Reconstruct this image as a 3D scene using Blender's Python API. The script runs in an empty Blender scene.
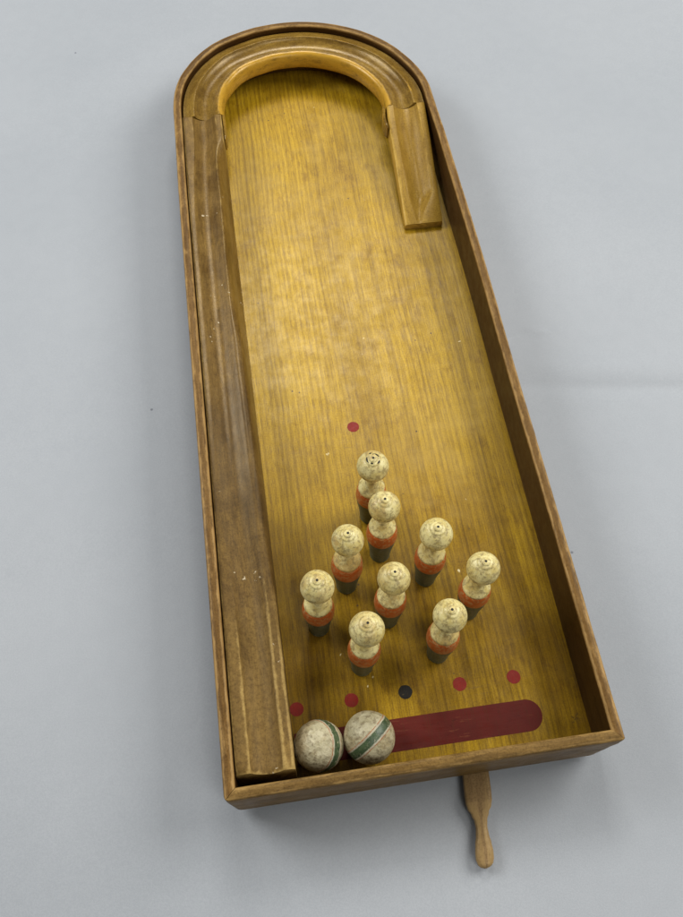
import bpy, math, random
from mathutils import Vector, Matrix, noise
random.seed(7)
sc = bpy.context.scene
COL = sc.collection
MM = 0.001

# ------------------------------------------------------------------ materials
class NT:
    def __init__(s, name):
        s.m = bpy.data.materials.new(name); s.m.use_nodes = True
        s.t = s.m.node_tree; s.n = s.t.nodes; s.l = s.t.links
        s.b = s.n['Principled BSDF']
        tc = s.n.new('ShaderNodeTexCoord'); oi = s.n.new('ShaderNodeObjectInfo')
        s.obj = tc.outputs['Object']
        sc1 = s.vm('MULTIPLY', oi.outputs['Location'], (37.0, 53.0, 0.0))
        s.objr = s.vm('ADD', s.obj, sc1)      # decorrelated per placed object
    def vm(s, op, a, b):
        n = s.n.new('ShaderNodeVectorMath'); n.operation = op
        for i, x in enumerate((a, b)):
            if isinstance(x, tuple): n.inputs[i].default_value = x
            else: s.l.new(x, n.inputs[i])
        return n.outputs[0]
    def ma(s, op, a, b=0.0, c=0.0, clamp=False):
        n = s.n.new('ShaderNodeMath'); n.operation = op; n.use_clamp = clamp
        for i, x in enumerate((a, b, c)):
            if isinstance(x, (int, float)): n.inputs[i].default_value = x
            else: s.l.new(x, n.inputs[i])
        return n.outputs[0]
    def noise(s, vec, scale, detail=4, rough=0.5, dist=0.0, stretch=None):
        if stretch: vec = s.vm('MULTIPLY', vec, stretch)
        n = s.n.new('ShaderNodeTexNoise'); s.l.new(vec, n.inputs['Vector'])
        n.inputs['Scale'].default_value = scale; n.inputs['Detail'].default_value = detail
        n.inputs['Roughness'].default_value = rough; n.inputs['Distortion'].default_value = dist
        return n.outputs['Fac']
    def ncol(s, scale):
        n = s.n.new('ShaderNodeTexNoise'); s.l.new(s.obj, n.inputs['Vector']); n.inputs['Scale'].default_value = scale
        n.inputs['Detail'].default_value = 2
        return s.vm('SUBTRACT', n.outputs['Color'], (0.5, 0.5, 0.5))
    def vor(s, vec, scale, rnd=1.0, feature='F1'):
        n = s.n.new('ShaderNodeTexVoronoi'); s.l.new(vec, n.inputs['Vector'])
        n.feature = feature
        n.inputs['Scale'].default_value = scale; n.inputs['Randomness'].default_value = rnd
        return n.outputs['Distance']
    def step(s, x, a, b, lo=0.0, hi=1.0):
        n = s.n.new('ShaderNodeMapRange'); n.interpolation_type = 'SMOOTHSTEP'
        s.l.new(x, n.inputs['Value'])
        n.inputs['From Min'].default_value = a; n.inputs['From Max'].default_value = b
        n.inputs['To Min'].default_value = lo; n.inputs['To Max'].default_value = hi
        return n.outputs['Result']
    def ramp(s, x, stops):
        n = s.n.new('ShaderNodeValToRGB'); s.l.new(x, n.inputs['Fac'])
        e = n.color_ramp.elements
        while len(e) > 1: e.remove(e[-1])
        e[0].position = stops[0][0]; e[0].color = (*stops[0][1], 1)
        for p, c in stops[1:]:
            k = e.new(p); k.color = (*c, 1)
        return n.outputs['Color']
    def mix(s, f, a, b, mode='MIX'):
        n = s.n.new('ShaderNodeMix'); n.data_type = 'RGBA'; n.blend_type = mode
        for i, x in ((0, f), (6, a), (7, b)):
            if isinstance(x, (int, float)): n.inputs[i].default_value = x
            elif isinstance(x, tuple): n.inputs[i].default_value = (*x, 1)
            else: s.l.new(x, n.inputs[i])
        return n.outputs[2]
    def attr(s, name):
        n = s.n.new('ShaderNodeAttribute'); n.attribute_name = name
        return n.outputs['Fac']
    def sep(s, v):
        n = s.n.new('ShaderNodeSeparateXYZ'); s.l.new(v, n.inputs[0]); return n.outputs
    def bump(s, h, strength=0.3, dist=0.001, prev=None):
        n = s.n.new('ShaderNodeBump'); s.l.new(h, n.inputs['Height'])
        n.inputs['Strength'].default_value = strength; n.inputs['Distance'].default_value = dist
        if prev: s.l.new(prev, n.inputs['Normal'])
        return n.outputs[0]
    def done(s, col, rough, normal=None, spec=0.5, coat=0.0):
        for k, x in (('Base Color', col), ('Roughness', rough), ('Normal', normal)):
            if x is None: continue
            if isinstance(x, (int, float)): s.b.inputs[k].default_value = x
            elif isinstance(x, tuple): s.b.inputs[k].default_value = (*x, 1)
            else: s.l.new(x, s.b.inputs[k])
        s.b.inputs['Specular IOR Level'].default_value = spec
        s.b.inputs['Coat Weight'].default_value = coat
        s.b.inputs['Coat Roughness'].default_value = 0.25
        return s.m

def mat_board():
    t = NT('golden_pine')
    warp = t.noise(t.obj, 3.0, 2)
    wv = t.n.new('ShaderNodeCombineXYZ'); t.l.new(t.ma('MULTIPLY', warp, 0.016), wv.inputs[0])
    v = t.vm('ADD', t.obj, wv.outputs[0])
    g1 = t.noise(v, 1.0, 3, 0.55, stretch=(175.0, 0.9, 20.0))
    g2 = t.noise(v, 1.0, 4, 0.6, stretch=(600.0, 9.0, 20.0))
    pore = t.noise(v, 1.0, 2, 0.5, stretch=(1500.0, 60.0, 20.0))
    b1 = t.noise(t.obj, 7.0, 7, 0.68, stretch=(1.6, 0.6, 1.0))
    b2 = t.noise(t.vm('ADD', t.obj, (5.0, 2.0, 0.0)), 40.0, 8, 0.75, stretch=(1.5, 0.8, 1.0))
    # narrow growth-ring stripes running the length of the board
    wx = t.ma('ADD', t.ma('MULTIPLY', t.sep(v)[0], 1150.0), t.ma('MULTIPLY', t.noise(v, 1.0, 3, 0.6, stretch=(28.0, 1.6, 1.0)), 15.0))
    ring = t.ma('ADD', t.ma('MULTIPLY', t.ma('SINE', wx), 0.5), 0.5)
    rmask = t.step(t.noise(t.vm('ADD', t.obj, (0.3, 0.1, 0.0)), 1.0, 2, 0.5, stretch=(9.0, 2.5, 1.0)), 0.36, 0.60, 0.25, 1.0)
    rmask = t.ma('ADD', rmask, t.step(t.sep(t.obj)[0], 0.03, -0.06, 0, 0.7))
    g = t.ma('ADD', t.ma('MULTIPLY', g1, 0.46), t.ma('MULTIPLY', g2, 0.46))
    g = t.ma('ADD', g, t.ma('MULTIPLY', t.ma('MULTIPLY', ring, rmask), 0.11))
    c = t.ramp(g, [(0.22, (0.150, 0.080, 0.004)), (0.39, (0.310, 0.180, 0.008)), (0.53, (0.450, 0.272, 0.011)), (0.76, (0.600, 0.378, 0.020))])
    c = t.mix(t.step(pore, 0.52, 0.64, 0, 0.50), c, (0.16, 0.088, 0.018))
    c = t.mix(t.step(b1, 0.42, 0.66, 0, 0.52), c, (0.50, 0.42, 0.28), 'MULTIPLY')
    c = t.mix(t.step(b2, 0.52, 0.66, 0, 0.50), c, (0.50, 0.40, 0.26), 'MULTIPLY')
    fs = t.noise(t.obj, 700.0, 4, 0.8)
    c = t.mix(t.step(fs, 0.46, 0.60, 0, 0.46), c, (0.52, 0.42, 0.26), 'MULTIPLY')
    # worn, paler rubbed patches
    b3 = t.noise(t.vm('ADD', t.obj, (1.7, 9.0, 0.0)), 5.0, 6, 0.7)
    c = t.mix(t.step(b3, 0.50, 0.72, 0, 0.35), c, (0.60, 0.42, 0.12))
    # mottled darkening of the field towards the pin end
    y = t.sep(t.obj)[1]
    gr = t.ma('MULTIPLY', t.step(y, 0.40, 0.12), t.step(t.noise(t.obj, 9.0, 5, 0.6), 0.25, 0.60))
    c = t.mix(t.ma('MULTIPLY', gr, 0.85), c, (0.46, 0.40, 0.26), 'MULTIPLY')
    # chips and dents: pale specks, dark pits
    s1 = t.vor(t.vm('ADD', t.obj, t.vm('MULTIPLY', t.ncol(300.0), (0.006, 0.006, 0.0))), 60.0); m1 = t.step(t.noise(t.obj, 31.0, 2), 0.58, 0.62)
    c = t.mix(t.ma('MULTIPLY', t.step(s1, 0.085, 0.055), m1), c, (0.78, 0.66, 0.36))
    s2 = t.vor(t.vm('ADD', t.obj, (3.1, 0.4, 0.0)), 70.0); m2 = t.step(t.noise(t.vm('ADD', t.obj, (8.1, 0.4, 0.0)), 20.0, 2), 0.55, 0.60)
    c = t.mix(t.ma('MULTIPLY', t.step(s2, 0.085, 0.045), m2), c, (0.07, 0.04, 0.02))
    # fine cross scratches
    scr = t.noise(t.vm('ADD', t.obj, (0.0, 0.0, 2.0)), 1.0, 2, 0.5, 0.6, stretch=(26.0, 700.0, 1.0))
    c = t.mix(t.ma('MULTIPLY', t.step(scr, 0.70, 0.76), 0.35), c, (0.15, 0.09, 0.03))
    h = t.ma('ADD', t.ma('MULTIPLY', g2, 0.5), t.ma('MULTIPLY', pore, 0.5))
    n = t.bump(h, 0.16, 0.0006)
    n = t.bump(t.noise(t.obj, 45.0, 3), 0.09, 0.0012, n)
    # small dark cross-shaped nick near the right corner
    d = t.vm('SUBTRACT', t.vm('ADD', t.obj, t.vm('MULTIPLY', t.ncol(400.0), (0.002, 0.002, 0.0))), (0.1312, 0.0292, 0.0))
    dx, dy = t.sep(d)[0], t.sep(d)[1]
    def stroke(a, L, wd):
        ca, sa = math.cos(a), math.sin(a)
        u = t.ma('ABSOLUTE', t.ma('ADD', t.ma('MULTIPLY', dx, ca), t.ma('MULTIPLY', dy, sa)))
        v = t.ma('ABSOLUTE', t.ma('ADD', t.ma('MULTIPLY', dx, -sa), t.ma('MULTIPLY', dy, ca)))
        return t.ma('MULTIPLY', t.step(u, L, L * .7), t.step(v, wd, wd * .4))
    c = t.mix(t.ma('MULTIPLY', t.ma('MAXIMUM', stroke(.9, .006, .0010), stroke(-.35, .004, .0012)), t.step(t.noise(t.obj, 900.0, 2), 0.4, 0.62, .0, .65)), c, (0.03, 0.015, 0.01))
    r = t.step(t.noise(t.obj, 60.0, 5, 0.7), 0.25, 0.75, 0.30, 0.46)
    t.b.inputs['Specular Tint'].default_value = (1.0, 0.86, 0.55, 1)   # golden glow put into the highlight colour of the board
    return t.done(c, r, n, 0.50)

def mat_wood(name, dark, mid, light, wear_lit_col, stretch=(1, 1, 1), rough=(0.35, 0.6), mott=0.5, chips=0.0, wear_shading=0.8, grain=90.0, worn_all=0.0, spec=0.32, worn_foot=False):
    t = NT(name)
    cv = t.n.new('ShaderNodeCombineXYZ'); t.l.new(t.attr('across'), cv.inputs[0]); t.l.new(t.attr('along'), cv.inputs[1])
    wob = t.ma('MULTIPLY', t.noise(t.obj, 12.0, 2), 0.010); t.l.new(wob, cv.inputs[2])
    gv = cv.outputs[0]
    g = t.noise(gv, grain, 5, 0.6, 0.4, stretch=stretch)
    f = t.noise(gv, grain * 4, 4, 0.7, 0.0, stretch=stretch)
    g = t.ma('ADD', t.ma('MULTIPLY', g, 0.60), t.ma('MULTIPLY', f, 0.40))
    c = t.ramp(g, [(0.34, dark), (0.50, mid), (0.66, light)])
    c = t.mix(t.step(t.noise(t.obj, 16.0, 6, 0.65), 0.42, 0.66, 0, mott), c, (0.45, 0.38, 0.30), 'MULTIPLY')
    c = t.mix(t.step(t.noise(t.vm('ADD', t.obj, (4.0, 4.0, 1.0)), 9.0, 6, 0.7), 0.52, 0.72, 0, 0.30 + worn_all), c, light)
    mp = t.noise(t.obj, 600.0, 5, 0.8)
    c = t.mix(t.step(mp, 0.48, 0.60, 0, 0.50), c, (0.35, 0.30, 0.24), 'MULTIPLY')
    w = t.attr('wear_shading')
    wn = t.noise(gv, 150.0, 7, 0.78, stretch=(1.0, 0.30, 1.0))
    wf = t.step(t.ma('ADD', t.ma('MULTIPLY', w, 0.55), t.ma('MULTIPLY', t.ma('SUBTRACT', wn, 0.5), 1.2)), 0.22, 0.58, 0, wear_shading)
    c = t.mix(wf, c, wear_lit_col)
    if chips > 0:
        s1 = t.vor(t.vm('ADD', t.obj, t.vm('MULTIPLY', t.ncol(320.0), (0.006, 0.006, 0.006))), 130.0); m1 = t.step(t.noise(t.vm('ADD', t.obj, (2.0, 0.6, 0.0)), 17.0, 3), 0.60, 0.66)
        c = t.mix(t.ma('MULTIPLY', t.ma('MULTIPLY', t.step(s1, 0.16, 0.10), m1), chips), c, (0.72, 0.62, 0.42))
    r = t.step(t.noise(t.obj, 50.0, 5, 0.7), 0.25, 0.75, rough[0], rough[1])
    if worn_foot:    # varnish handled away towards the near end, mottled darker tone in the middle stretch
        y = t.ma('ADD', t.sep(t.obj)[1], t.ma('MULTIPLY', t.ma('SUBTRACT', t.noise(t.obj, 14.0, 4), 0.5), 0.10))
        r = t.ma('ADD', r, t.step(y, 0.34, 0.20, 0, 0.26))
        gm = t.ma('MULTIPLY', t.step(y, 0.15, 0.24), t.step(y, 0.42, 0.32))
        c = t.mix(t.ma('MULTIPLY', gm, t.step(t.noise(t.obj, 30.0, 6, 0.7), 0.3, 0.6, 0.3, 0.75)), c, (0.50, 0.46, 0.42), 'MULTIPLY')
        c = t.mix(t.step(y, 0.22, 0.10, 0, 0.12), c, (0.30, 0.19, 0.06))
        c = t.mix(t.ma('MULTIPLY', t.step(y, 0.36, 0.15), t.step(t.noise(t.obj, 260.0, 6, 0.8), 0.46, 0.60, 0, 0.55)), c, (0.52, 0.46, 0.38), 'MULTIPLY')
    n = t.bump(t.ma('ADD', mp, t.ma('MULTIPLY', g, 1.0)), 0.22, 0.0005)
    n = t.bump(t.noise(t.obj, 70.0, 4, 0.6), 0.22, 0.0010, n)
    c = t.mix(t.step(w, -0.15, -0.5), c, (0.33, 0.27, 0.21), 'MULTIPLY')   # shade on the rim's inner faces, put into the colour
    t.b.inputs['Specular Tint'].default_value = (1.0, 0.80, 0.50, 1)   # amber put into the highlight colour to warm the greyish sheen
    return t.done(c, r, n, spec)

def mat_paint(name, col, chip, amount=0.3, scale=260.0, rough=0.45, random_loc=True, crazing=0.3, stretch=None, crazing_only=False):
    t = NT(name); v = t.objr if random_loc else t.obj
    nz = t.noise(v, scale, 6, 0.7, stretch=stretch)
    gr = t.noise(t.obj, 1.0, 4, 0.65, stretch=(900.0, 30.0, 20.0))
    c = t.mix(t.step(t.noise(v, scale * 0.3, 4, 0.6), 0.35, 0.7, 0, 0.45), col, tuple(x * 0.62 for x in col))
    c = t.mix(t.step(nz, 0.66 - amount * 0.35, 0.74 - amount * 0.3, 0, 0.85), c, chip)
    c = t.mix(t.step(t.noise(v, scale * 1.9, 3, 0.6), 0.6, 0.72, 0, crazing), c, tuple(x * 0.35 for x in col))
    if not crazing_only: c = t.mix(t.step(gr, 0.52, 0.66, 0, 0.5), c, tuple(x * .45 + .03 * k for x, k in zip(col, (1, .5, .1))))
    n = t.bump(nz, 0.35, 0.0004)
    return t.done(c, t.step(nz, 0.3, 0.7, rough - 0.12, rough + 0.15), n, 0.20)

def mat_cream(name, a, b, dirt, scale, amt, bmp=0.4, dist=0.0006):
    t = NT(name); v = t.objr
    c = t.mix(t.step(t.noise(v, scale * 0.35, 5, 0.65), 0.38, 0.66), a, b)
    n1 = t.noise(v, scale, 7, 0.72, 0.3)
    oi = t.n.new('ShaderNodeObjectInfo')
    n0 = t.noise(v, scale * .22, 4, 0.6)
    c = t.mix(t.ma('MULTIPLY', t.step(n0, 0.50, 0.60), t.ma('MULTIPLY', oi.outputs['Random'], 0.7)), c, tuple(x * y for x, y in zip(dirt, (1.9, 1.7, 1.2))))
    c = t.mix(t.step(n1, 0.62 - amt * 0.12, 0.72 - amt * 0.08, 0, 0.75), c, dirt)
    ck = t.vor(t.vm('ADD', v, (1.0, 2.0, 0.3)), scale * 2.6, feature='F1')
    c = t.mix(t.ma('MULTIPLY', t.step(ck, 0.10, 0.04), 0.7), c, (0.10, 0.085, 0.06))
    hi = t.noise(v, scale * 2.2, 4, 0.6)
    c = t.mix(t.step(hi, 0.58, 0.68, 0, 0.35), c, tuple(min(.85, x * 1.15 + .06) for x in a))
    n = t.bump(n1, bmp, dist)
    n = t.bump(t.noise(v, scale * 0.5, 3), bmp * 0.8, dist * 2, n)
    return t.done(c, t.step(n1, 0.3, 0.7, 0.26, 0.55), n, 0.5)

def mat_band():
    # stripe on a ball: attribute 'band' runs -1..1 across it: thin red line, cream gap, green, cream gap, red line
    t = NT('green_band_paint'); v = t.objr
    a = t.ma('ADD', t.attr('band'), t.ma('MULTIPLY', t.ma('SUBTRACT', t.noise(v, 200.0, 5, 0.7), 0.5), 0.34))
    ab = t.ma('ABSOLUTE', a)
    cream = t.mix(t.step(t.noise(v, 120.0, 6, 0.7), 0.40, 0.62), (0.50, 0.45, 0.31), (0.34, 0.30, 0.21))
    green = t.mix(t.step(t.noise(v, 200.0, 5, 0.7), 0.35, 0.65), (0.080, 0.115, 0.050), (0.036, 0.060, 0.026))
    c = t.mix(t.step(ab, 0.60, 0.54), cream, green)
    red = t.ma('MULTIPLY', t.step(ab, 0.80, 0.84), t.step(ab, 0.97, 0.93))
    c = t.mix(t.ma('MULTIPLY', red, t.step(t.noise(v, 400.0, 3), 0.30, 0.42)), c, (0.36, 0.14, 0.045))
    c = t.mix(t.step(t.noise(v, 330.0, 6, 0.75), 0.57, 0.64, 0, 0.85), c, (0.40, 0.36, 0.25))
    n = t.bump(t.noise(v, 180.0, 6, 0.7), 0.5, 0.0008)
    return t.done(c, t.step(t.noise(v, 150.0, 4), 0.3, 0.7, 0.28, 0.5), n, 0.5)

def mat_table():
    t = NT('grey_backdrop_paper')
    f = t.noise(t.obj, 900.0, 3, 0.6); l = t.noise(t.obj, 2.2, 3, 0.5); m = t.noise(t.obj, 60.0, 5, 0.65)
    c = t.ramp(l, [(0.35, (0.338, 0.358, 0.376)), (0.65, (0.376, 0.394, 0.410))])
    c = t.mix(t.step(m, 0.40, 0.62, 0, 0.05), c, (0.62, 0.64, 0.66), 'MULTIPLY')
    c = t.mix(t.step(f, 0.35, 0.65, 0, 0.20), c, (0.60, 0.62, 0.65), 'MULTIPLY')
    s1 = t.vor(t.obj, 13.0); c = t.mix(t.step(s1, 0.026, 0.014), c, (0.16, 0.17, 0.19))
    n = t.bump(f, 0.22, 0.0005); n = t.bump(m, 0.20, 0.0012, n)
    return t.done(c, 0.62, n, 0.35)

M_board = mat_board()
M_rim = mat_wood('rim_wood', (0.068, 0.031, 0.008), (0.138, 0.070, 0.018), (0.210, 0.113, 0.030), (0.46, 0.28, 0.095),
                 stretch=(1.0, 0.045, 1.0), grain=230.0, rough=(0.36, 0.55), mott=0.35, wear_shading=0.70)
M_front = mat_wood('front_rail_wood', (0.075, 0.040, 0.012), (0.155, 0.088, 0.024), (0.270, 0.160, 0.045), (0.48, 0.30, 0.10),
                 stretch=(1.0, 0.045, 1.0), grain=230.0, rough=(0.36, 0.58), mott=0.40, wear_shading=0.55)
M_chute = mat_wood('channel_wood', (0.095, 0.052, 0.012), (0.170, 0.097, 0.022), (0.245, 0.146, 0.034), (0.56, 0.38, 0.12),
                 stretch=(1.0, 0.13, 1.0), grain=230.0, rough=(0.28, 0.40), mott=0.65, chips=0.8, wear_shading=0.60, spec=0.50, worn_foot=True)
M_arch = mat_wood('arch_channel_wood', (0.130, 0.070, 0.012), (0.215, 0.125, 0.021), (0.310, 0.190, 0.034), (0.58, 0.32, 0.030),
                 stretch=(1.0, 0.30, 1.0), grain=120.0, rough=(0.20, 0.32), mott=0.45, wear_shading=0.75, spec=0.60)
M_ramp = mat_wood('ramp_wood', (0.235, 0.132, 0.017), (0.300, 0.175, 0.024), (0.360, 0.218, 0.034), (0.62, 0.39, 0.07),
                 stretch=(1.0, 0.08, 1.0), grain=170.0, rough=(0.28, 0.42), mott=0.30, wear_shading=0.65, spec=0.36)
M_lever = mat_wood('lever_wood', (0.185, 0.115, 0.050), (0.245, 0.155, 0.068), (0.300, 0.195, 0.088), (0.42, 0.28, 0.11),
                 stretch=(1.0, 0.08, 1.0), grain=220.0, rough=(0.30, 0.42), mott=0.12, wear_shading=0.50)
M_batten = mat_wood('batten_wood', (0.09, 0.05, 0.02), (0.15, 0.09, 0.04), (0.2, 0.12, 0.05), (0.2, 0.12, 0.05))
M_redspot = mat_paint('red_spot_paint', (0.230, 0.020, 0.013), (0.30, 0.12, 0.03), 0.12, 300.0, 0.45, True, 0.4)
M_blackspot = mat_paint('black_spot_paint', (0.022, 0.020, 0.016), (0.14, 0.10, 0.04), 0.10, 300.0, 0.4, True, 0.2)
M_stripe = mat_paint('maroon_stripe_paint', (0.105, 0.010, 0.005), (0.17, 0.045, 0.018), 0.18, 160.0, 0.50, False, 0.35, stretch=(0.25, 1.6, 1.0))
M_head = mat_cream('cream_pin_paint', (0.76, 0.66, 0.30), (0.60, 0.47, 0.15), (0.25, 0.18, 0.07), 280.0, 1.30)
M_pinred = mat_paint('red_pin_paint', (0.50, 0.120, 0.022), (0.50, 0.27, 0.10), 0.5, 330.0, 0.42, True, 0.45, crazing_only=True)
M_pinfoot = mat_paint('dark_green_pin_paint', (0.082, 0.098, 0.055), (0.18, 0.17, 0.11), 0.45, 300.0, 0.40, True, 0.3, crazing_only=True)
M_hole = NT('dark_hole').done((0.012, 0.010, 0.008), 0.8)
M_ball = mat_cream('aged_ball_paint', (0.53, 0.475, 0.30), (0.40, 0.35, 0.20), (0.17, 0.125, 0.06), 230.0, 1.15, 0.95, 0.0010)
M_band = mat_band()
M_table = mat_table()

# ------------------------------------------------------------------ helpers
def mesh_obj(name, verts, faces, mat, parent=None, wear_shading=None, attr='wear_shading', smooth=40, extra=None):
    me = bpy.data.meshes.new(name)
    me.from_pydata([Vector(v) * MM for v in verts], [], faces)
    me.validate(); me.update()
    if wear_shading is not None and len(wear_shading) == len(me.vertices):
        a = me.attributes.new(attr, 'FLOAT', 'POINT'); a.data.foreach_set('value', wear_shading)
    for k, vals in (extra or {}).items():
        a = me.attributes.new(k, 'FLOAT', 'POINT'); a.data.foreach_set('value', vals)
    import bmesh
    bm = bmesh.new(); bm.from_mesh(me); bmesh.ops.recalc_face_normals(bm, faces=bm.faces)
    for e in bm.edges:
        if len(e.link_faces) == 2: e.smooth = e.calc_face_angle(0) < math.radians(smooth)
    for f in bm.faces: f.smooth = True
    bm.to_mesh(me); bm.free()
    me.materials.append(mat)
    o = bpy.data.objects.new(name, me); COL.objects.link(o)
    if parent: o.parent = parent
    return o

def sweep(name, stations, mat, parent, cap=True, smooth=40):
    """stations: list of closed loops [(x,y,z,wear)...] of equal length"""
    n = len(stations[0]); verts = []; wear_shading = []; faces = []
    al = []; ac = []; s_ = 0.0; prev = None
    per = [0.0]
    for a, b in zip(stations[len(stations) // 2], stations[len(stations) // 2][1:]):
        per.append(per[-1] + math.dist(a[:3], b[:3]) * MM)
    for st in stations:
        c_ = [sum(p[i] for p in st) / n for i in range(3)]
        if prev: s_ += math.dist(c_, prev) * MM
        prev = c_
        for k, (x, y, z, w) in enumerate(st): verts.append((x, y, z)); wear_shading.append(w); al.append(s_); ac.append(per[k])
    for i in range(len(stations) - 1):
        for k in range(n):
            a = i * n + k; b = i * n + (k + 1) % n
            faces.append((a, b, b + n, a + n))
    if cap:
        for base, rev in ((0, False), ((len(stations) - 1) * n, True)):
            l = [base + k for k in range(n)]
            faces.append(l[::-1] if rev else l)
    return mesh_obj(name, verts, faces, mat, parent, wear_shading, smooth=smooth, extra={'along': al, 'across': ac})

def lerp(a, b, t): return a + (b - a) * t
def ss(x, a, b):
    t = max(0.0, min(1.0, (x - a) / (b - a))); return t * t * (3 - 2 * t)
def interp(tab, x):
    if x <= tab[0][0]: return tab[0][1]
    for (a, va), (b, vb) in zip(tab, tab[1:]):
        if x <= b: return lerp(va, vb, ss(x, a, b))
    return tab[-1][1]
def nz(x, y, z): return noise.noise(Vector((x, y, z)))

W2, LEN, H, T = 150.0, 738.0, 54.7, 8.9
ZF = 5.8
DEL = [(0, 0), (30, -2.5), (65, -3.5), (90, -2.5), (112, -0.5), (132, 2.6), (150, 2.0), (180, -1.0)]
BOW = [(0, -0.3), (300, 0.8), (490, 2.4), (650, 1.6), (738, 0.0)]
def path(s, off):
    """s in mm along outer edge: 0..LEN left side (up), arch, then right side (down); off = inset from outer edge"""
    arc = math.pi * W2
    if s <= LEN:
        return (-W2 + off + 1.0 * ss(s, 600, 738), s)
    if s <= LEN + arc:
        th = 180 - (s - LEN) / arc * 180
        r = W2 - off + interp(DEL, th)
        a = math.radians(th); return (r * math.cos(a), LEN + r * math.sin(a))
    y = LEN - (s - LEN - arc)
    return (W2 - off + interp(BOW, y), y)
TOTAL = 2 * LEN + math.pi * W2
def knock(x, y, z):
    """rounded, knocked outer corners at the front, rounder towards the bottom"""
    rc = lerp(14.0, 3.6, ss(z, 0, 44)) if x > 0 else lerp(9.0, 4.6, ss(z, 0, 40))
    vx, vy = abs(x) - (W2 - rc), rc - y
    if vx > 0 and vy > 0:
        d = math.hypot(vx, vy)
        if d > rc: vx *= rc / d; vy *= rc / d; x = math.copysign(W2 - rc + vx, x); y = rc - vy
    return x, y

def tag(o, label=None, cat=None, group=None, kind=None):
    if label: o['label'] = label
    if cat: o['category'] = cat
    if group: o['group'] = group
    if kind: o['kind'] = kind
    return o
def empty(name, loc):
    o = bpy.data.objects.new(name, None); COL.objects.link(o); o.location = loc; o.empty_display_size = 0.02
    return o

# ------------------------------------------------------------------ the game
game = empty('bowling_game', (0, 0, 0))
tag(game, 'long arched wooden tabletop skittles board with raised rim and grooved ball channel', 'board game')

# playing board: rounded-top slab inside the rim
bv = []; N = 64
outline = [(-(W2 - T + 0.6), T - 0.6), (W2 - T + 0.6, T - 0.6)]
prof = []
s = LEN + math.pi * W2
pts = [(-(W2 - T) - 0.6, T - 0.6)]
for i in range(0, 41): pts.append(path(LEN * i / 40 if i else 12, T - 0.6))
for i in range(1, N): pts.append(path(LEN + math.pi * W2 * i / N, T - 0.6))
for i in range(0, 41): pts.append(path(LEN + math.pi * W2 + (LEN - 12) * i / 40, T - 0.6))
pts.append(((W2 - T) + 0.3, T - 0.6))
pts = pts[1:]
pts[0] = (-(W2 - T) - 0.6, T - 0.6)
n = len(pts)
verts = [(x, y, 0.6) for x, y in pts] + [(x, y, ZF) for x, y in pts]
faces = [list(range(n))[::-1], list(range(n, 2 * n))] + [(i, (i + 1) % n, n + (i + 1) % n, n + i) for i in range(n)]
board = mesh_obj('playing_board', verts, faces, M_board, game)

def rim_profile(s):
    """(off, z, wear) loop with rounded worn top"""
    j = nz(s * .03, 1.3, 0) * 0.35; k = nz(s * .11, 7.3, 0) * 0.22
    h = H + j * 0.7
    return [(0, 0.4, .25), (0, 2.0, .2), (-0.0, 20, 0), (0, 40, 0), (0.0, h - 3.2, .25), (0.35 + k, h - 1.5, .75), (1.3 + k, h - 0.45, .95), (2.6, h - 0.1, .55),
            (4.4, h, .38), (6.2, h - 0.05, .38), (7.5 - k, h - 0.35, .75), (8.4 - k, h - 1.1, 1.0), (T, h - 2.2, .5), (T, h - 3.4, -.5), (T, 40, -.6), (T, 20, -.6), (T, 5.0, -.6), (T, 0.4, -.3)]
st = []
ss_list = [0]
x = 0
while x < TOTAL: x += (0.7 if x < 16 or x > TOTAL - 18 else 4.0); ss_list.append(min(x, TOTAL))
for q in ss_list:
    loop = []
    for off, z, w in rim_profile(q):
        px, py = path(q, off)
        if py < off + 0.12 and (q < 20 or q > TOTAL - 20): py = off + 0.12
        px, py = knock(px, py, z)
        loop.append((px, py, z, w))
    st.append(loop)
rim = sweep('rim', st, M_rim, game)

# front rail, mitred into the rim ends
st = []
us = [-1 + .005 * k for k in range(22)]
us = us + [lerp(us[-1], -us[-1], k / 60) for k in range(1, 60)] + [-q for q in us[::-1]]
for u in us:
    loop = []
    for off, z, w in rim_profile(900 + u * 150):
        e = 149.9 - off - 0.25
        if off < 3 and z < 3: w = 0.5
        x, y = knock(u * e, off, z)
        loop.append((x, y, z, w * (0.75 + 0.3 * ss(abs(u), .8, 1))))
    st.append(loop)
front = sweep('front_rail', st, M_front, game)

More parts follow.
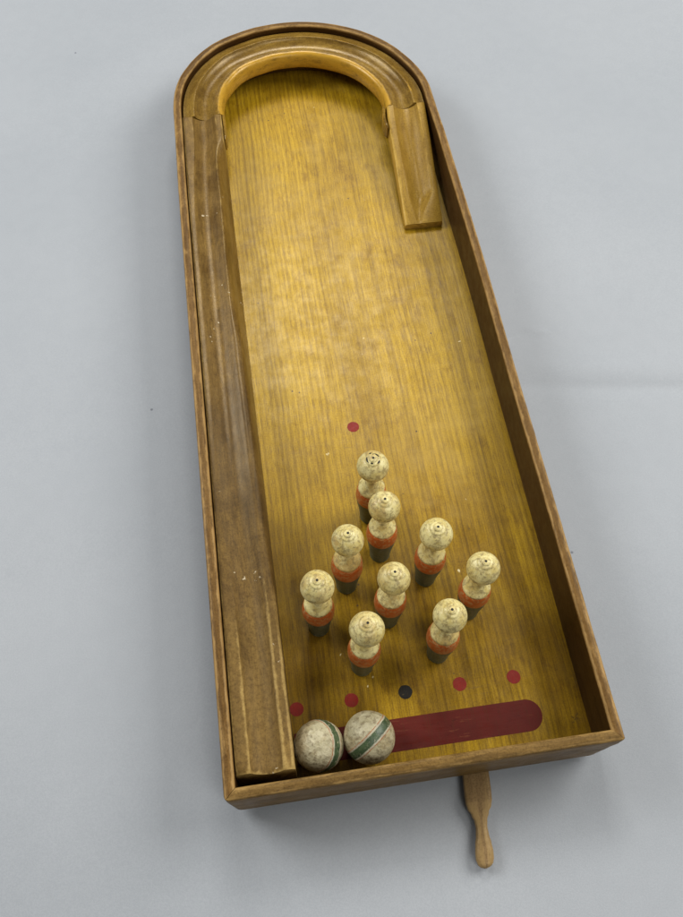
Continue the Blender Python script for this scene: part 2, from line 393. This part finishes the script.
# long straight channel piece on the left
def chan(off, a, b, depth, z, pw=0.75):
    if off <= a or off >= b: return z
    t = (off - a) / (b - a)
    return z - depth * (math.sin(math.pi * t) ** pw)
def left_profile(y):
    end = 1 - ss(y, 655, 698)
    c = ss(y, 96, 230) * end                     # how far the inner edge is rolled over
    m = ss(y, 400, 520) * end                    # beyond mid length the roll steepens into a scooped face
    mid = ss(y, 110, 260) * (1 - ss(y, 560, 715))
    jj = nz(y * .02, 3.3, 0) * 0.5; j2 = nz(y * .13, 5.3, 1) * 0.3
    zt = 49.6 + 0.25 * jj
    dep = lerp(6.4, 5.4, mid) + 0.5 * jj
    pw = lerp(.8, 1.25, mid)
    a, b = lerp(20.5, 14.5, mid) + jj * .6, 45.2 + jj * 1.2 - 1.5 * c - 1.2 * m - 1.8 * ss(y, 230, 400) * (1 - ss(y, 430, 600))
    P = [(9.5, 6.2, 0), (9.5, 30, 0), (9.5, zt - 1.0, .6), (9.9, zt - 0.3, .95), (10.6, zt, .6), (12.0, zt - 0.1, .10), (lerp(12, a, .6), zt - 0.2, .10), (a - .6, zt - 0.3, .40 * (1 - mid))]
    for k in range(0, 19):
        t = k / 18; o = lerp(a, b, t)
        z = zt - .35 - dep * math.sin(math.pi * t) ** pw if 0 < k < 18 else zt - .35
        P.append((o, z, .40 * (1 - mid) if k in (0, 18) else (.10 if k in (1, 17) else 0)))
    e = 53.6 + j2 * .6
    flat = [(b + 1.2, zt - .1, .75), (b + 3, zt, .4), (b + 5, zt, .25), (e - 1.6, zt - .2, .55), (e - .5, zt - .9, 1.0), (e, zt - 2.6, .6), (e, zt - 12, .1), (e, 22, 0), (e, 6.2, .0)]
    roll = [(b + 1.0, zt - .15, .15), (b + 2.4, zt - .2, .15), (b + 4.2, zt - .7, .1), (b + 6.0, zt - 2.0, 0), (b + 7.5, zt - 4.2, 0), (b + 8.7, zt - 8, 0), (b + 9.4, zt - 14, .1), (e + .2, 18, .2), (e + .2, 6.2, .3)]
    slope = [(b + .9, zt - .5, .7), (b + 2.0, zt - 1.6, .25), (b + 3.6, zt - 4.5, .0), (b + 5.4, zt - 9.5, 0), (b + 7.2, zt - 17, 0), (b + 8.2 + j2, zt - 24, .1), (b + 8.8 + j2, zt - 31, .1), (e + .2, 14, .15), (e + .2, 6.2, .2)]
    for F_, R_, S_ in zip(flat, roll, slope):
        P.append(tuple(lerp(lerp(F_[q], R_[q], c), S_[q], m) for q in range(3)))
    return P
st = []
Y0, Y1 = 17.2, 734.6
ny = 300
for i in range(ny + 1):
    y = lerp(Y0, Y1, i / ny)
    loop = []
    for off, z, w in left_profile(y):
        dz = 0; 
        d = y - Y0
        if d < 2.5 and z > 30: dz = -0.9 * (1 - d / 2.5) ** 2; w = max(w, .75 * (1 - d / 2.5))
        # worn corner at the foot of the piece
        if off < 17 and z > 40: dz -= 3.0 * ss(y, 24, 17) * ss(off, 17, 10.5)
        yo = y
        # end cut a touch out of square
        if d < 30: yo = y - 0.045 * (off - 32) * (1 - d / 30)
        if i == 0: yo = yo - max(0.0, (48.6 - z)) * .12
        px, _ = path(y, off)
        f_ = 1 - ss(y, 90, 190)
        if z > 44 and (abs(off - 20) < 1.6 or abs(off - 45.5) < 1.2 or off > 51.5): w = min(1, w + .45 * f_)
        if z > 44 and d < 9: w = min(1, w + .5 * (1 - d / 9))
        loop.append((px, yo, z + dz, w))
    st.append(loop)
chan_left = sweep('channel_rail', st, M_chute, game)

# arched channel piece, 20 mm thick, carried above the board
def arch_profile(s):
    jj = nz(s * .02, 9.3, 0) * 0.5
    zt = 49.8
    a, b = 23.0, 49.4
    P = [(10.2, 30, 0), (10.2, zt - 3.6, .15), (10.8, zt - 3.0, .2), (13.5, zt - 3.0, 0), (17.5, zt - 2.4, 0), (20.0, zt - 1.1, .30), (21.4, zt - 0.35, .42), (22.4, zt - .15, .42), (a + .6, zt - .3, .38)]
    for k in range(1, 15):
        o = lerp(a, b, k / 15)
        P.append((o, chan(o, a, b, 7.4, zt - .3), (.34, .26, .18, .1)[k - 1] if k < 5 else (.0, .12, .25, .38)[max(0, k - 11)]))
    P += [(b + .8, zt - .1, .5), (b + 2.4, zt - .15, .85), (b + 4.2, zt - .8, 1.0), (b + 5.8, zt - 2.3, 1.0), (b + 6.9, zt - 4.8, .95), (b + 7.5, zt - 8.5, .9), (b + 7.5, zt - 13, .9), (b + 6.9, 32.5, .9), (b + 6.0, 30.8, .8), (b + 4.8, 30, .3)]  # inner face brightened by colour, standing in for light from the front
    return P
st = []
arc = math.pi * W2
for i in range(161):
    q = lerp(LEN - 2.6, LEN + arc + 14, i / 160)
    loop = []
    for off, z, w in arch_profile(q):
        px, py = path(q, off)
        loop.append((px, py, z, w))
    st.append(loop)
arch = sweep('arch_channel', st, M_arch, game)
# set-back curved block that carries the arch above the board
st = []
for i in range(61):
    q = lerp(LEN + 4, LEN + arc - 4, i / 60)
    st.append([(*path(q, o_), z_, 0) for o_, z_ in ((9.6, 6.0), (9.6, 30.3), (27, 30.3), (27, 6.0))])
sweep('arch_support', st, M_rim, game)
# thin lips that run on past both joints
def lip(sgn, y0, y1):
    st = []
    for i in range(25):
        t = i / 24; y = lerp(y0, y1, t)
        th = (3.4 - .5 * t) * (1 - .55 * ss(t, .86, 1.0)); zt = 48.0 - 1.0 * t - 2 * ss(t, .88, 1); zb = 30
        if sgn < 0: xo = -94.9; xi = xo + th
        else: xo = lerp(93.0, 90.8, ss(t, 0, .55)) + .8 * ss(t, .6, 1); xi = xo - th
        mid = (xo + xi) / 2
        st.append([(xo, y, zb, .2), (xo, y, zt - 1.0, .3), (lerp(xo, xi, .3), y, zt, .4), (lerp(xo, xi, .75), y, zt - .5, .6), (xi, y, zt - 2.5, .6), (xi, y, (zt + zb) / 2, .5), (xi, y, zb, .4)])
    sweep('channel_lip', st, M_arch, game, smooth=50)
lip(-1, 735.6, 698)
lip(1, 724.0, 692)

# short exit ramp on the right: comes down from the arch to the board
st = []
YA, YB = 722.8, 571.0
for i in range(91):
    v = i / 90; y = lerp(YA, YB, v)
    zt = lerp(49.8, 14.0, v ** 1.12); zb = lerp(30.0, 6.15, min(1, v / 0.92) ** 1.05)
    xl = lerp(94.4, 92.0, v) - 1.2 * ss(v, 0, .15); xr = lerp(139.0, 133.2, v)
    fl = lerp(.17, .20, v); fr = interp([(0, .80), (.55, .86), (.72, .86), (1.0, .48)], v)
    dep = interp([(0, 7.2), (.45, 10.0), (.75, 8.6), (.94, 2.4), (1.0, .2)], v)
    fl2 = fl + .10 * ss(v, .75, 1)
    loop = [(xl + .3, y, zb, .6), (xl, y, lerp(zb, zt, .35), .8), (xl + .1, y, zt - 2.2, .85), (xl + .9, y, zt - .8, .95), (xl + 2.4, y, zt - .15, .7)]
    L_, R_ = lerp(xl, xr, fl2), lerp(xl, xr, fr)
    loop.append((lerp(xl + 2.4, L_, .5), y, zt, .35))
    for k in range(17):
        t = k / 16; loop.append((lerp(L_, R_, t), y, zt - dep * (math.sin(math.pi * t) ** lerp(.7, 1.5, v)), (.5 if k >= 15 else .2) if k in (0, 15, 16) else 0))
    loop += [(lerp(R_, xr, .5), y, zt - .1, .1), (xr - 1.0, y, zt - .3, .2), (xr, y, zt - 1.2, .5), (xr, y, zb, 0)]
    st.append(loop)
ramp = sweep('exit_ramp', st, M_ramp, game)

# painted spots and stripe
def disc(name, x, y, r, mat, z=ZF, th=0.12, n=48):
    vs = []; jit = [r + 0.25 * nz(x + math.cos(k * 2 * math.pi / n) * 3, y + math.sin(k * 2 * math.pi / n) * 3, 0) for k in range(n)]
    for zz in (z - .3, z + th):
        for k in range(n):
            a = 2 * math.pi * k / n; vs.append((jit[k] * math.cos(a), jit[k] * math.sin(a), zz))
    fs = [list(range(n))[::-1], list(range(n, 2 * n))] + [(k, (k + 1) % n, n + (k + 1) % n, n + k) for k in range(n)]
    o = mesh_obj(name, vs, fs, mat, game); o.location = (x * MM, y * MM, 0); return o
for i, (x, y) in enumerate([(-4.8, 326.5), (-91.0, 68.6), (-45.9, 69.3), (-1.2, 69.5), (44.4, 69.5), (89.8, 68.8)]):
    o = disc('painted_spot', x, y, 5.7, M_blackspot if i == 3 else M_redspot)
    if i == 3: o['label'] = 'black painted spot, the only dark one of the row'
vs = []
sx0, sx1, sy0, sy1 = -95.5, 105.5, 24.2, 49.6
n = 24; rr = (sy1 - sy0) / 2
ring = [(sx0, sy0)] + [(lerp(sx0, sx1 - rr, k / 20), sy0 + .25 * nz(k * 1.3, 0, 5)) for k in range(1, 20)]
ring += [(sx1 - rr + rr * math.cos(a), (sy0 + sy1) / 2 + rr * math.sin(a)) for a in [math.radians(-90 + 180 * k / n) for k in range(n + 1)]]
ring += [(lerp(sx1 - rr, sx0, k / 20), sy1 + .25 * nz(k * 1.3, 4, 5)) for k in range(1, 20)] + [(sx0, sy1)]
m = len(ring)
vs = [(x, y, ZF - .3) for x, y in ring] + [(x, y, ZF + .12) for x, y in ring]
fs = [list(range(m))[::-1], list(range(m, 2 * m))] + [(k, (k + 1) % m, m + (k + 1) % m, m + k) for k in range(m)]
stripe = mesh_obj('painted_stripe', vs, fs, M_stripe, game)

# ball-release lever slides out from under the front rail
st = []
LV = [(44, 10.6, 3.9), (10, 10.6, 3.9), (-4, 10.7, 3.9), (-14, 10.8, 3.9), (-20, 10.6, 3.8), (-24, 9.6, 3.6), (-29, 7.0, 3.4), (-34, 5.1, 3.3), (-39, 4.6, 3.4), (-44, 5.1, 3.9), (-50, 6.3, 4.3), (-56, 7.1, 4.5), (-61, 7.0, 4.3), (-64.5, 5.8, 3.6), (-66.6, 3.4, 2.4), (-67.2, 1.0, .8)]
def cr(tab, y):
    for (a, b) in zip(tab, tab[1:]):
        if b[0] <= y <= a[0]:
            t = (a[0] - y) / (a[0] - b[0]); t = t * t * (3 - 2 * t) if y > -60 else t
            return lerp(a[1], b[1], t), lerp(a[2], b[2], t)
    return tab[-1][1], tab[-1][2]
for i in range(120):
    y = 44 - 111.2 * (i / 119); hw, hh = cr(LV, y)
    cx = 43.6 + (y) * 0.105
    zc = -5.4; b = min(hw, 2.2 if y > -20 else 3.4) * 0.8; bz = min(hh, 2.4) * .8
    loop = []
    sq = 4.5 if y > -24 else lerp(4.5, 2.6, ss(-y, 24, 40))
    for k in range(28):
        a = 2 * math.pi * k / 28; ca, sa = math.cos(a), math.sin(a)
        xx = math.copysign(abs(ca) ** (2 / sq), ca) * hw; zz = math.copysign(abs(sa) ** (2 / sq), sa) * hh
        edge = 1.0 if (0.25 < abs(math.sin(2 * a)) and sa > 0) else .3
        loop.append((cx + xx, y, zc + zz, edge * (.6 if y > -20 else .9)))
    st.append(loop)
lever = sweep('release_lever', st, M_lever, game, smooth=60)

# low battens that carry the board clear of the table
for y0 in (70, 380, 690):
    st = [[(x, y0, -9.95, 0), (x, y0 + 22, -9.95, 0), (x, y0 + 22, .55, 0), (x, y0, .55, 0)] for x in (-118, 118)]
    sweep('support_batten', st, M_batten, game)

# ------------------------------------------------------------------ pins
def lathe(name, prof, mat, parent, seg=48, cap0=True, cap1=True, jit=0.0):
    vs = []; fs = []
    for r, z in prof:
        for k in range(seg):
            a = 2 * math.pi * k / seg; rr = r + jit * nz(math.cos(a) * 2, math.sin(a) * 2, z * .2)
            vs.append((rr * math.cos(a), rr * math.sin(a), z))
    for i in range(len(prof) - 1):
        for k in range(seg):
            fs.append((i * seg + k, i * seg + (k + 1) % seg, (i + 1) * seg + (k + 1) % seg, (i + 1) * seg + k))
    if cap0: fs.append(list(range(seg))[::-1])
    if cap1: fs.append([(len(prof) - 1) * seg + k for k in range(seg)])
    return mesh_obj(name, vs, fs, mat, parent, smooth=50)
def smooth_prof(pts, n=5):
    out = []
    P = [pts[0]] + pts + [pts[-1]]
    for i in range(1, len(P) - 2):
        for k in range(n):
            t = k / n; f = lambda j: 0.5 * (2 * P[i][j] + (P[i+1][j] - P[i-1][j]) * t + (2*P[i-1][j] - 5*P[i][j] + 4*P[i+1][j] - P[i+2][j]) * t*t + (3*P[i][j] - P[i-1][j] - 3*P[i+1][j] + P[i+2][j]) * t**3)
            out.append((max(.05, f(0)), f(1)))
    out.append(pts[-1]); return out
HC, HR = 95.5, 13.0
def make_pin(variant, q=0):
    rq = random.Random(q * 13 + 5)
    HR = 13.0 + rq.uniform(-.35, .3); db = rq.uniform(-1.2, 1.2); dn = rq.uniform(-.4, .3)
    root = empty('skittle_pin', (0, 0, 0))
    foot = smooth_prof([(8.2, 0), (8.9, .9), (9.0, 4), (9.5, 12), (10.6, 22), (12.0, 33), (12.5, 39.5 + db)])
    lathe('painted_foot', foot, M_pinfoot, root, jit=.12)
    band = smooth_prof([(12.55, 39.52 + db), (13.0, 41.8 + db), (13.1, 45), (12.9, 49), (12.4, 53), (11.8, 55.6), (11.0, 56.8)])
    lathe('painted_band', band, M_pinred, root, jit=.12)
    neck = smooth_prof([(9.8, 56.6), (11.1, 57.4), (11.3, 58.9), (10.7, 60.4), (8.0, 63.6), (5.6 + dn, 68), (4.3 + dn, 73), (4.3 + dn, 79), (5.2, 84)])
    lathe('neck', neck, M_head, root, jit=.1)
    pr = []
    for k in range(30):
        a = math.radians(-52 + k * (52 + 62) / 29); pr.append((HR * math.cos(a), HC + HR * 0.985 * math.sin(a)))
    r0, z0 = pr[-1]
    pr += [(r0 - .25, z0 + .75), (r0 - .8, z0 + 1.05), (4.4, z0 + 1.5), (3.6, z0 + 1.75), (3.4, z0 + 2.3), (2.7, z0 + 2.75), (1.6, z0 + 3.0), (1.05, z0 + 3.05), (.95, z0 + 2.7)]
    pr = [(6.0, HC - HR * .80)] + pr
    lathe('head', pr, M_head, root, jit=.12)
    hz = z0 + 2.75
    lathe('peg_hole', [(1.0, hz - .4), (1.0, hz + (.16))], M_hole, root, seg=16)
    if variant:   # worn charcoal ring round the crown
        vs = []; fs = []; q = 0
        for (a0, a1, rr) in ((15, 70, 4.7), (95, 118, 5.6), (150, 215, 5.2), (232, 262, 4.4), (300, 338, 5.4), (75, 88, 4.2)):
            n = 14
            for k in range(n):
                a = math.radians(lerp(a0, a1, k / (n - 1))); wd = .55 * math.sin(math.pi * (k + .5) / n) + .1
                for dr, dz in ((-wd, .0), (wd, .0)):
                    R_ = rr + dr; zz = z0 + 1.25 + (5.0 - R_) * .30 + .16
                    vs.append(((R_ + .5 * nz(k * .7, a0, 0)) * math.cos(a), (R_ + .5 * nz(k * .7, a0, 0)) * math.sin(a), zz + .05))
            b = q
            for k in range(n - 1): fs.append((b + 2*k, b + 2*k + 1, b + 2*k + 3, b + 2*k + 2))
            q += 2 * n
        mesh_obj('crown_mark', vs, fs, M_blackspot, root)
    return root
PINS = [(-4.4, 231.0, 'cream pin farthest from the balls, with charcoal marks ringing its crown'),
        (-1.5, 192.9, 'cream-headed pin just in front of the farthest pin, yellowed knob and pale orange band'),
        (-35.2, 168.0, 'cream-headed pin on the left of the second row, behind the leftmost pin'),
        (-63.8, 134.1, 'leftmost cream-headed pin with red band, nearest the grooved channel'),
        (-5.1, 132.9, 'middle pin of the diamond, cream head and dull red band'),
        (-33.0, 95.8, 'front left pin standing closest to the two striped balls'),
        (34.0, 165.1, 'grey scuffed cream pin right of centre, behind the rightmost pin'),
        (64.0, 130.2, 'rightmost cream-headed pin, nearest the bare right wall'),
        (31.2, 97.2, 'front right pin with a wide black hole in its crown')]
for i, (x, y, lab) in enumerate(PINS):
    o = make_pin(i == 0, i)
    o.location = (x * MM, y * MM, (ZF + .05) * MM)
    o.rotation_euler = (math.radians([.4, -.5, .3, 0, .2, -.2, -.3, .5, .4][i]), math.radians([-.6, 0, .2, -.2, 0, .8, -.6, .3, -.3][i]), math.radians(i * 77))
    tag(o, lab, 'game pin', 'nine turned pins standing on the board')

# ------------------------------------------------------------------ camera (solved from the photograph)
F = 846.7367827914306
R = Matrix(((0.98922411, 0.12404172, -0.0777773), (-0.14620492, 0.86498073, -0.48003381), (0.00773165, 0.48623244, 0.8737953)))
C = Vector((-0.08270318, -0.09061622, 0.70505115))
cam = bpy.data.cameras.new('camera'); co = bpy.data.objects.new('camera', cam); COL.objects.link(co)
co.matrix_world = Matrix.Translation(C) @ R.to_4x4()
cam.sensor_fit = 'HORIZONTAL'; cam.sensor_width = 36; cam.lens = F / 683 * 36
cam.shift_x = -0.6 / 683
cam.clip_start = .01; cam.clip_end = 50
sc.camera = co

# ------------------------------------------------------------------ balls
def ball(x, y, r, m_img, off, label, squash=0.0, half=.30, seedv=0):
    root = empty('wooden_ball', (x * MM, y * MM, (ZF + .1) * MM))
    tag(root, label, 'ball', 'two painted wooden balls in the front corner')
    ctr = Vector((x, y, ZF + r)) * MM
    c = (C - ctr).normalized()
    mx = (R @ Vector((m_img[0], m_img[1], 0))); mx = (mx - mx.dot(c) * c).normalized()
    nrm = (mx * math.sqrt(1 - off * off) - c * off).normalized()
    u = nrm.orthogonal().normalized(); w = nrm.cross(u)
    def pt(la, lo, rad):
        d = nrm * math.sin(la) + (u * math.cos(lo) + w * math.sin(lo)) * math.cos(la)
        k = rad + .35 * nz(d.x * 2 + seedv, d.y * 2, d.z * 2) - squash * max(0, nz(d.x * 5 + 3 + seedv, d.y * 5, d.z * 5 + 1)) 
        p = d * k + Vector((0, 0, r)); return (p.x, p.y, p.z)
    n = 64; m = 40; vs = []; fs = []
    for i in range(1, m):
        for k in range(n): vs.append(pt(-math.pi / 2 + math.pi * i / m, 2 * math.pi * k / n, r))
    for i in range(m - 2):
        for k in range(n): fs.append((i * n + k, i * n + (k + 1) % n, (i + 1) * n + (k + 1) % n, (i + 1) * n + k))
    a = len(vs); vs += [pt(-math.pi / 2, 0, r), pt(math.pi / 2, 0, r)]
    for k in range(n): fs.append((a, (k + 1) % n, k)); fs.append((a + 1, (m - 2) * n + k, (m - 2) * n + (k + 1) % n))
    mesh_obj('ball_body', vs, fs, M_ball, root)
    vs = []; fs = []; wv = []; q = 17
    for i in range(q):
        t = -1 + 2 * i / (q - 1)
        for k in range(96):
            vs.append(pt(t * half, 2 * math.pi * k / 96, r + (.10 if 0 < i < q - 1 else -.12))); wv.append(t)
    for i in range(q - 1):
        for k in range(96): fs.append((i * 96 + k, i * 96 + (k + 1) % 96, (i + 1) * 96 + (k + 1) % 96, (i + 1) * 96 + k))
    mesh_obj('painted_band', vs, fs, M_band, root, wv, attr='band')
    return root
ball(-77.2, 34.2, 19.5, (1, 0.05), .74, 'battered cream ball with green stripe turned to the right, touching the channel rail', .9, .27, 0)
ball(-37.6, 34.6, 20.1, (.68, -.73), .14, 'smoother cream ball with green stripe running diagonally, at the end of the maroon stripe', .25, .27, 5)

# ------------------------------------------------------------------ table sheet with soft folds
def table_h(x, y):
    h = 0.9 * nz(x * .004, y * .004, 2.2) + 0.25 * nz(x * .016, y * .016, 6.2)
    def ridge(x0, y0, x1, y1, wd, ht, shp=1.0):
        dx, dy = x1 - x0, y1 - y0; L = math.hypot(dx, dy)
        t = ((x - x0) * dx + (y - y0) * dy) / (L * L); d = ((x - x0) * dy - (y - y0) * dx) / L
        e = ss(t, -.15, .12) * ss(t, 1.15, .88)
        return ht * e * math.exp(-(d / wd) ** 2)
    h += -ridge(190, 358, 700, 277, 9, 2.0) + ridge(190, 384, 700, 303, 15, 2.4)
    h += ridge(160, 420, 235, 426, 4.0, .9) + ridge(196, 431, 216, 425, 3.0, 1.1)
    h += ridge(158, 426, 176, 416, 3.0, .9)
    h += ridge(150, 760, 175, 750, 2.5, .25)
    h += ridge(-600, 250, -190, 300, 60, .8)
    h *= 1.0
    d = max(abs(x) - 140, 0)
    inside = (abs(x) < 135 and -10 < y < 860)
    return -10.0 + (h - 2.0 if not (abs(x) < 155 and -70 < y < 900) else min(h, 1.2) - 2.0) * (1.0) + (0 if not inside else 0)
def axis(lo, hi, flo, fhi, fine, coarse):
    v = []; x = lo
    while x < hi:
        v.append(x); x += fine if flo <= x < fhi else coarse
    v.append(hi); return v
X = axis(-1500, 1700, -560, 620, 4, 60); Y = axis(-900, 2300, -180, 1080, 3, 60)
vs = [(x, y, table_h(x, y)) for y in Y for x in X]
nx = len(X)
fs = [(j * nx + i, j * nx + i + 1, (j + 1) * nx + i + 1, (j + 1) * nx + i) for j in range(len(Y) - 1) for i in range(nx - 1)]
table = mesh_obj('table_surface', vs, fs, M_table)
tag(table, kind='structure')

# ------------------------------------------------------------------ light: soft studio / window light
def area(name, loc, target, size, power, col):
    l = bpy.data.lights.new(name, 'AREA'); l.shape = 'RECTANGLE'; l.size, l.size_y = size; l.energy = power; l.color = col
    o = bpy.data.objects.new(name, l); COL.objects.link(o); o.location = loc
    o.rotation_euler = (Vector(target) - Vector(loc)).to_track_quat('-Z', 'Y').to_euler(); return o
area('window_light', (1.6, 0.65, 1.45), (0, .4, 0), (1.2, 1.0), 44, (1.0, 0.985, 0.96))
area('side_light', (-1.5, 1.1, 1.4), (0, .4, 0), (1.0, 0.9), 36, (0.99, 0.995, 1.0))
area('ceiling_light', (0.15, 1.9, 1.9), (0, .4, 0), (0.7, 0.6), 25, (1.0, 0.99, 0.97))
area('room_fill', (0.7, -1.2, 1.9), (0, .4, 0), (1.0, 0.8), 19, (1.0, .985, .96))
w = bpy.data.worlds.new('World'); sc.world = w; w.use_nodes = True
w.node_tree.nodes['Background'].inputs['Color'].default_value = (0.97, 0.985, 1.0, 1)
w.node_tree.nodes['Background'].inputs['Strength'].default_value = 0.12
sc.view_settings.view_transform = 'Standard'; sc.view_settings.look = 'None'; sc.view_settings.gamma = 1; sc.view_settings.exposure = -0.25
sc.render.engine = 'CYCLES'
